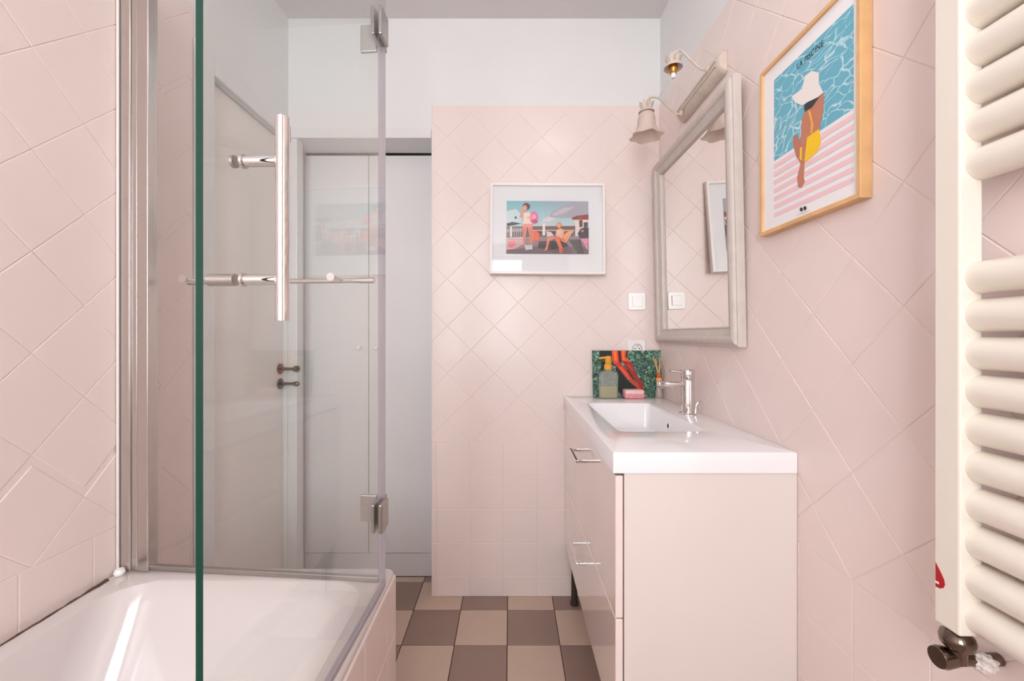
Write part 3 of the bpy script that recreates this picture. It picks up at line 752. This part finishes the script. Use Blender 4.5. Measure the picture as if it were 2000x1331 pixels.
prints('photo_print', [
    ([(118, 190, 200), (168, 164, 178), (196, 214, 216), (190, 214, 214)], [(310, 340), (1300, 340), (1300, 670), (310, 670)]),
    ((172, 168, 178), [(820, 540), (870, 460), (1000, 400), (1180, 370), (1300, 365), (1300, 500), (1120, 545), (960, 550)]),
    ((196, 190, 196), [(860, 500), (1000, 420), (1140, 410), (1000, 490), (880, 530)]),
    ((230, 208, 214), [(735, 600), (760, 560), (820, 530), (900, 555), (840, 590)]),
    ((206, 224, 226), [(310, 470), (420, 440), (500, 520), (480, 640), (310, 610)]),
    ((112, 90, 92), [(310, 660), (1140, 650), (1140, 780), (310, 800)]),
    ((168, 156, 160), [(310, 690), (500, 680), (500, 720), (310, 730)]),
    *[((206, 196, 196), [(x, 672), (x + 5, 672), (x + 5, 790), (x, 790)]) for x in range(322, 500, 26)],
    *[((150, 120, 118), [(x, 716), (x + 7, 716), (x + 7, 776), (x, 776)]) for x in range(640, 1120, 34)],
    ((132, 78, 64), [(620, 655), (1135, 648), (1135, 684), (620, 690)]),
    ((200, 178, 172), [(620, 700), (1130, 694), (1130, 712), (620, 716)]),
    ((62, 50, 56), [(640, 716), (730, 714), (730, 750), (640, 752)]),
    ((62, 50, 56), [(790, 714), (900, 712), (900, 746), (790, 748)]),
    ((158, 132, 130), [(310, 795), (1300, 770), (1300, 995), (310, 995)]),
    ((224, 184, 184), [(310, 800), (540, 785), (530, 870), (420, 930), (310, 950)]),
    ((112, 92, 98), [(310, 950), (700, 900), (1300, 900), (1300, 995), (310, 995)]),
    *[((136, 112, 114), [(310, y), (1300, y - 12), (1300, y - 9), (310, y + 4)]) for y in range(820, 990, 24)],
    ((84, 66, 70), [(700, 840), (1000, 830), (1060, 900), (820, 950), (690, 920)]),
    ((236, 228, 222), [(355, 660), (378, 660), (378, 790), (355, 790)]),
    ((238, 230, 224), [(745, 620), (776, 620), (776, 768), (745, 768)]),
    ((46, 42, 52), [(312, 625), (380, 603), (490, 622), (400, 642), (320, 655)]),
    ((40, 40, 46), ell(420, 550, 12, 16)),
    ((232, 218, 208), [(1115, 570), (1300, 560), (1300, 720), (1160, 762), (1140, 660)]),
    ((152, 52, 48), [(1092, 552), (1160, 522), (1300, 505), (1300, 572), (1118, 574)]),
    ((96, 36, 40), [(1185, 578), (1228, 575), (1228, 660), (1190, 668)]),
    ((70, 52, 46), [(1240, 606), (1292, 600), (1292, 660), (1240, 664)]),
    ((48, 34, 42), [(1168, 745), (1200, 684), (1256, 662), (1300, 668), (1300, 800), (1190, 800)]),
    ((196, 90, 120), ell(1225, 710, 20, 16)),
    ((74, 58, 60), [(1060, 822), (1200, 815), (1250, 992), (1170, 992)]),
    ((240, 142, 182), [(1200, 812), (1290, 800), (1292, 850), (1272, 872), (1292, 935), (1266, 926), (1248, 862)]),
    ((240, 132, 142), [(330, 852), (408, 832), (420, 884), (372, 920), (336, 902)]),
    ((240, 98, 54), [(622, 705), (704, 732), (700, 832), (630, 842)]),
    (sk, [(500, 640), (565, 640), (548, 745), (536, 800), (538, 890), (516, 890), (506, 780)]),
    (sk, [(560, 640), (622, 645), (634, 760), (618, 890), (596, 890), (590, 780)]),
    ((206, 206, 210), [(530, 890), (620, 885), (625, 940), (540, 950)]),
    ((246, 216, 198), [(512, 490), (590, 478), (606, 560), (622, 650), (500, 655), (516, 570)]),
    ((244, 150, 146), [(506, 628), (626, 626), (622, 664), (498, 666)]),
    ((232, 148, 122), [(512, 490), (500, 545), (468, 548), (500, 418), (524, 440)]),
    ((94, 40, 42), ell(548, 412, 46, 44)),
    ((236, 158, 130), ell(530, 430, 27, 34)),
    ((236, 112, 164), ell(642, 548, 52, 76)),
    ((250, 170, 200), ell(642, 548, 22, 40)),
    ((240, 120, 70), [(960, 780), (1078, 698), (1116, 714), (1012, 862), (968, 832)]),
    ((246, 170, 120), [(1000, 770), (1070, 710), (1100, 714), (1010, 830)]),
    ((240, 178, 148), [(912, 700), (960, 680), (1004, 704), (990, 806), (900, 772)]),
    ((216, 152, 86), ell(946, 638, 32, 34)),
    ((238, 170, 136), ell(940, 652, 20, 26)),
    ((236, 124, 86), [(880, 778), (934, 778), (992, 940), (982, 992), (950, 985), (944, 920)]),
    ((236, 142, 112), [(800, 802), (880, 774), (892, 802), (832, 832), (802, 942), (764, 962), (790, 900)]),
    ((206, 108, 84), [(515, 700), (528, 700), (524, 880), (517, 880)]), ((206, 108, 84), [(600, 690), (612, 690), (610, 880), (600, 880)]),
    ((250, 226, 214), [(530, 500), (580, 494), (584, 530), (532, 534)]), ((240, 168, 142), [(590, 482), (604, 500), (612, 560), (560, 560), (556, 545), (596, 540)]),
    ((198, 70, 128), [(600, 600), (650, 560), (690, 600), (660, 622)]), ((246, 196, 166), [(920, 712), (950, 700), (966, 740), (930, 760)]),
    ((190, 86, 58), [(960, 930), (978, 930), (984, 985), (962, 985)]), ((60, 48, 54), [(820, 850), (880, 830), (930, 930), (850, 940)]),
    ((236, 200, 150), [(1096, 712), (1112, 714), (1030, 850), (1018, 848)]),
    ((226, 214, 216), [(790, 720), (850, 730), (880, 770), (800, 790)]),
], fmap, nF, fp)
ob('picture_glass', slab(PF, -FW / 2 + .0122, FW / 2 - .0122, -FH / 2 + .0122, FH / 2 - .0122, .0185, .0195), 'pic_glass', fp)
ob('wall_bumper', slab(PF, -.2, .2, -FH / 2 + .02, -FH / 2 + .045, -.028, -.0005), 'frame_white', fp)

# mirror on the right wall
MY0, MY1, MZ0, MZ1 = 1.168, 1.812, 1.138, 1.912
mc = ((MY0 + MY1) / 2, (MZ0 + MZ1) / 2); mw, mh = MY1 - MY0, MZ1 - MZ0
mt = math.radians(1.2)
def PM(u, v, n):
    s = v + mh / 2                                  # height above the lower edge; the top leans into the room
    return Vector((XW - .0015 - s * math.sin(mt) - n * math.cos(mt), mc[0] - u, mc[1] + v * math.cos(mt) - n * math.sin(mt)))
mi = thing('wall_mirror', (XW, mc[0], MZ0), 'grey-framed rectangular mirror on the pink right wall above the washbasin', 'mirror')
prof = [(0, 0), (0, .019), (.0015, .0225), (.006, .0235), (.008, .0285), (.013, .0315), (.020, .0335), (.027, .0325), (.031, .0285), (.033, .0235), (.036, .0225), (.040, .0215), (.050, .0185), (.0545, .0165), (.0555, .0185), (.0585, .0185), (.060, .0165), (.060, .008), (.060, 0)]
frame_rails(mi, PM, mw, mh, prof, 'mirror_frame', smooth=True)
ob('mirror_glass', slab(PM, -mw / 2 + .0601, mw / 2 - .0601, -mh / 2 + .0601, mh / 2 - .0601, .004, .009), 'mirror', mi)

# poster on the right wall
QX = 0.648
QY0, QY1, QZ0, QZ1 = .765, 1.074, 1.427, 1.849
qc = ((QY0 + QY1) / 2, (QZ0 + QZ1) / 2); qw, qh = QY1 - QY0, QZ1 - QZ0
def PQ(u, v, n): return Vector((XW - n, qc[0] - u, qc[1] + v))
fr_n = XW - QX
pp = thing('framed_poster', (XW, qc[0], QZ0), 'oak-framed swimming pool poster of a woman in a white hat on the right wall', 'poster')
frame_rails(pp, PQ, qw, qh, [(0, 0), (0, fr_n - .001), (.001, fr_n), (.009, fr_n), (.010, fr_n - .001), (.010, .003), (.010, 0)], 'oak')
pn = fr_n - .006
ob('paper', slab(PQ, -qw / 2 + .0101, qw / 2 - .0101, -qh / 2 + .0101, qh / 2 - .0101, .004, pn), 'paper', pp)
Xp = XW - pn
ua, ub = -(1.024 - qc[0]), -(.787 - qc[0]); va, vm, vb = 1.462 - qc[1], 1.603 - qc[1], 1.803 - qc[1]
ob('printed_water', slab(PQ, ua, ub, vm, vb, pn + .0001, pn + .0003), 'water', pp)
def qmap(zx, zy):
    d, z = on_plane_x(1460 + zx * .3608, zy * .3606, Xp)
    return Vector((Xp, d, z))
def rect(u0, u1, v0, v1): return [('uv', u0, v0), ('uv', u1, v0), ('uv', u1, v1), ('uv', u0, v1)]
def qmap2(*p):
    return PQ(p[1], p[2], pn) if p[0] == 'uv' else qmap(*p)
stripes = []
for i in range(7):
    v0 = va + i * (vm - va) / 7
    stripes.append(((240, 202, 206), rect(ua, ub, v0 + .001, v0 + .0115)))
skin = (196, 126, 100)
prints('printed_figure', stripes + [
    (skin, [(395, 518), (416, 502), (412, 600), (392, 700), (340, 750), (300, 775), (296, 640), (320, 592), (352, 578)]),
    (skin, [(296, 640), (326, 600), (326, 750), (312, 872), (306, 960), (312, 988), (293, 1020), (275, 1015), (270, 962), (286, 900), (290, 760)]),
    ((190, 118, 98), [(249, 742), (268, 726), (290, 772), (290, 884), (266, 850), (248, 784)]),
    ((250, 202, 16), [(325, 745), (390, 698), (400, 768), (382, 820), (320, 876), (310, 870)]),
    ((250, 202, 16), [(287, 800), (297, 796), (296, 872), (284, 862)]),
    ((246, 176, 62), [(328, 594), (345, 606), (360, 676), (353, 728), (344, 722), (346, 660)]),
    ((52, 52, 58), [(308, 574), (345, 522), (398, 516), (352, 582), (312, 606)]),
    ((238, 232, 228), [(242, 522), (298, 482), (314, 412), (350, 384), (390, 394), (389, 452), (413, 500), (385, 526), (330, 552), (300, 571), (260, 556)]),
    ((36, 36, 40), ell(294, 1135, 8, 11, 12)), ((36, 36, 40), ell(314, 1128, 8, 11, 12)),
    ((190, 186, 190), [(272, 1164), (340, 1139), (340, 1142), (272, 1167)]),
], qmap2, (-1, 0, 0), pp, start=.0004)
cu = bpy.data.curves.new('title', 'FONT'); cu.body = 'LA PISCINE'; cu.size = .0195; cu.align_x = 'CENTER'; cu.extrude = 0.0; cu.space_character = 1.05
to = bpy.data.objects.new('title_source', cu); COL.objects.link(to)
bpy.context.view_layer.update()
me = bpy.data.meshes.new_from_object(to.evaluated_get(bpy.context.evaluated_depsgraph_get()))
bpy.data.objects.remove(to); bpy.data.curves.remove(cu)
for v in me.vertices:
    v.co = PQ(v.co.x * .80 + (qc[0] - .902), (1.776 - qc[1]) + v.co.y, pn + .0008)
me.materials.clear()
link('printed_title', me, 'black', pp)

# ------------------------------------------------------------------ wall sconce
sc_ = thing('wall_sconce', (XW, 1.43, 2.02), 'cream two-arm wall sconce with one frosted tulip shade above the mirror', 'wall lamp')
SY0, SY1, SZ = 1.275, 1.592, 2.020
prof = []
for i in range(13):
    a = math.pi * i / 12
    prof.append((-.031 * math.sin(a) * (1 + .03 * math.cos(a * 6)), .038 * math.cos(a)))
bm = bmesh.new(); rings = []
for yy, s in ((SY0, .80), (SY0 + .006, .94), (SY0 + .016, 1.0), (SY1 - .016, 1.0), (SY1 - .006, .94), (SY1, .80)):
    rings.append([(XW + p[0] * s, yy, SZ + p[1] * s) for p in prof])
loft(bm, rings); ob('backplate', bm, 'sconce', sc_, True)
for yy in (1.32, 1.545):
    ob('fluting', tube(bmesh.new(), [(XW - .0312, SY0 + .012, SZ + (.006 if yy < 1.4 else -.010)), (XW - .0312, SY1 - .012, SZ + (.006 if yy < 1.4 else -.010))], .0022, n=8), 'sconce', sc_, True)
def sarm(y, dz, shade):
    hx = .527 if not shade else .508
    zt = SZ + dz
    path = spline([(XW - .028, y, zt), (XW - .050, y, zt - .002), (XW - .078, y, zt + .020), (XW - .112, y, zt + .054), (hx + .018, y, zt + .060), (hx + .002, y, zt + .048), (hx, y, zt + .030)])
    ob('arm', tube(bmesh.new(), path, .0036, n=10), 'sconce', sc_, True)
    ob('arm_rosette', lathe(bmesh.new(), [(.011, 0), (.011, .003), (.007, .007), (.0045, .009)], (XW - .0305, y, zt), (-1, 0, 0), n=16), 'sconce', sc_, True)
    zc = zt + .030
    cup = ob('cup', lathe(bmesh.new(), [(.006, .004), (.011, .0), (.016, -.010), (.024, -.018), (.029, -.024), (.029, -.028), (.026, -.028), (.021, -.020), (.004, -.012)], (hx, y, zc), n=28, cap=False), 'sconce', sc_, True)
    for k in range(8):
        a = 2 * math.pi * k / 8 + .2
        c, s = math.cos(a), math.sin(a)
        bm = bmesh.new(); r0, tw = .017, .0072
        def lv(r, z, t): return bm.verts.new((hx + c * r - s * t, y + s * r + c * t, zc + z))
        A = [lv(r0 + .002, -.013, -tw * .6), lv(r0 + .002, -.013, tw * .6)]; B = [lv(r0 + .007, .002, -tw), lv(r0 + .007, .002, tw)]
        T = lv(r0 + .012, .011, 0); A2 = [lv(r0 - .001, -.012, -tw * .6), lv(r0 - .001, -.012, tw * .6)]; B2 = [lv(r0 + .004, .003, -tw), lv(r0 + .004, .003, tw)]
        for f in ((A[0], A[1], B[1], B[0]), (B[0], B[1], T), (A2[1], A2[0], B2[0], B2[1]), (B2[1], B2[0], T), (A[0], B[0], B2[0], A2[0]), (A[1], A2[1], B2[1], B[1]), (B[0], T, B2[0]), (B[1], B2[1], T), (A[0], A2[0], A2[1], A[1])):
            bm.faces.new(f)
        ob('leaf', bm, 'sconce', cup)
    ob('lamp_socket', lathe(bmesh.new(), [(.013, -.018), (.014, -.030), (.012, -.036), (.010, -.040), (.010, -.046)], (hx, y, zc), n=20), 'brass', sc_, True)
    if shade:
        prof = [(.020, -.026), (.028, -.034), (.031, -.048), (.032, -.066), (.034, -.082), (.040, -.098), (.050, -.110), (.058, -.116), (.0565, -.1175), (.048, -.112), (.038, -.099), (.032, -.083), (.030, -.066), (.029, -.048), (.026, -.036), (.019, -.028)]
        wob = lambda a, h: .10 * math.cos(6 * a) * max(0, min(1, (-h - .075) / .04))
        ob('glass_shade', lathe(bmesh.new(), prof, (hx, y, zc), n=48, cap=False, wob=wob), 'frosted', sc_, True)
        ob('tendril', tube(bmesh.new(), spline([(.555, y, zt + .061), (.563, y, zt + .078), (.580, y, zt + .100), (.590, y, zt + .118)]), .0018, n=8), 'sconce', sc_, True)
    else:
        ob('bulb_cap', lathe(bmesh.new(), [(.0075, -.046), (.0078, -.056), (.006, -.060), (.0005, -.061)], (hx, y, zc), n=18), 'plastic', sc_, True)
sarm(1.335, .012, False); sarm(1.54, -.022, True)

# ------------------------------------------------------------------ towel radiator
ra = thing('towel_radiator', (.62, .33, .77), 'cream towel radiator with thick horizontal tubes on the right wall', 'radiator')
D1, D2 = .550, .5835
for ya, yb in ((D1, D2), (.02, .0535)):
    up = ob('upright', bx(.598, .629, ya, yb, .770, 1.84, bev=.0025), 'radiator', ra)
    for zz in (.86, 1.76):
        ob('wall_bracket', tube(bmesh.new(), [(.6295, (ya + yb) / 2, zz), (XW, (ya + yb) / 2, zz)], .009, n=14), 'radiator', ra, True)
ks = list(range(0, 10)) + list(range(12, 20))
bm = bmesh.new(); tube(bm, [(0, .0537, 0), (0, D1 - .0001, 0)], .0217, n=32)
bmesh.ops.recalc_face_normals(bm, faces=bm.faces[:])
tme = bpy.data.meshes.new('tube'); bm.to_mesh(tme); bm.free(); tme.materials.append(M['radiator'])
tme.polygons.foreach_set('use_smooth', [True] * len(tme.polygons)); tme.set_sharp_from_angle(angle=math.radians(40))
for k in ks:
    o = bpy.data.objects.new('tube', tme); COL.objects.link(o); o.parent = ra
    o.matrix_parent_inverse = Matrix.Translation(-ra.location); o.location = (.6265, 0, .795 + .0504 * k)
# red drop emblem on the far upright's room face
ez, ey = .836, .5835
pts = [(.0, .0), (.006, .0005), (.0105, .004), (.0125, .0095), (.0115, .0155), (.008, .022), (.004, .028), (.0, .034)]
bm = bmesh.new()
a = [bm.verts.new((.598 - .0004, ey - .0025 - u, ez - .017 + v)) for u, v in pts]; b = [bm.verts.new((.598, ey - .0025 - u, ez - .017 + v)) for u, v in pts]
bm.faces.new(a); bm.faces.new(b)
for i in range(len(pts)): bm.faces.new((a[i], a[(i + 1) % len(pts)], b[(i + 1) % len(pts)], b[i]))
em = ob('emblem', bm, 'red', ra); em['label'] = 'red drop-shaped emblem'
ob('emblem_mark', bx(.5973, .5975, ey - .0072, ey - .0026, ez - .0115, ez - .0085, bev=.0), 'plastic', em)
# valve under the far upright
vx, vy, vz = .612, .566, .770
ob('valve_nut', lathe(bmesh.new(), [(.010, 0), (.013, -.003), (.0175, -.007), (.019, -.013), (.018, -.021), (.014, -.025), (.010, -.027)], (vx, vy, vz - .0005), n=24), 'nickel', ra, True)
ob('valve_body', tube(bmesh.new(), [(vx, vy, vz - .020), (vx, vy, vz - .044)], .0105, n=20), 'nickel', ra, True)
ob('valve_cap', tube(bmesh.new(), [(vx + .002, vy + .002, vz - .040), (vx - .018, vy + .004, vz - .042), (vx - .024, vy + .004, vz - .042)], [.011, .0145, .013], n=24), 'nickel', ra, True)
ob('valve_pipe', tube(bmesh.new(), [(vx + .004, vy, vz - .042), (XW - .001, vy, vz - .042)], .008, n=16), 'nickel', ra, True)
bm = bmesh.new(); bmesh.ops.create_icosphere(bm, subdivisions=4, radius=1)
for v in bm.verts:
    s = 1 + .13 * math.sin(v.co.x * 9 + 1) * math.sin(v.co.y * 8) + .1 * math.sin(v.co.z * 11 + v.co.x * 5)
    v.co = Vector((vx + .032 + v.co.x * .014 * s, vy - .004 + v.co.y * .012 * s, vz - .043 + v.co.z * .0125 * s))
ob('sealing_tape', bm, 'tape', ra, True)
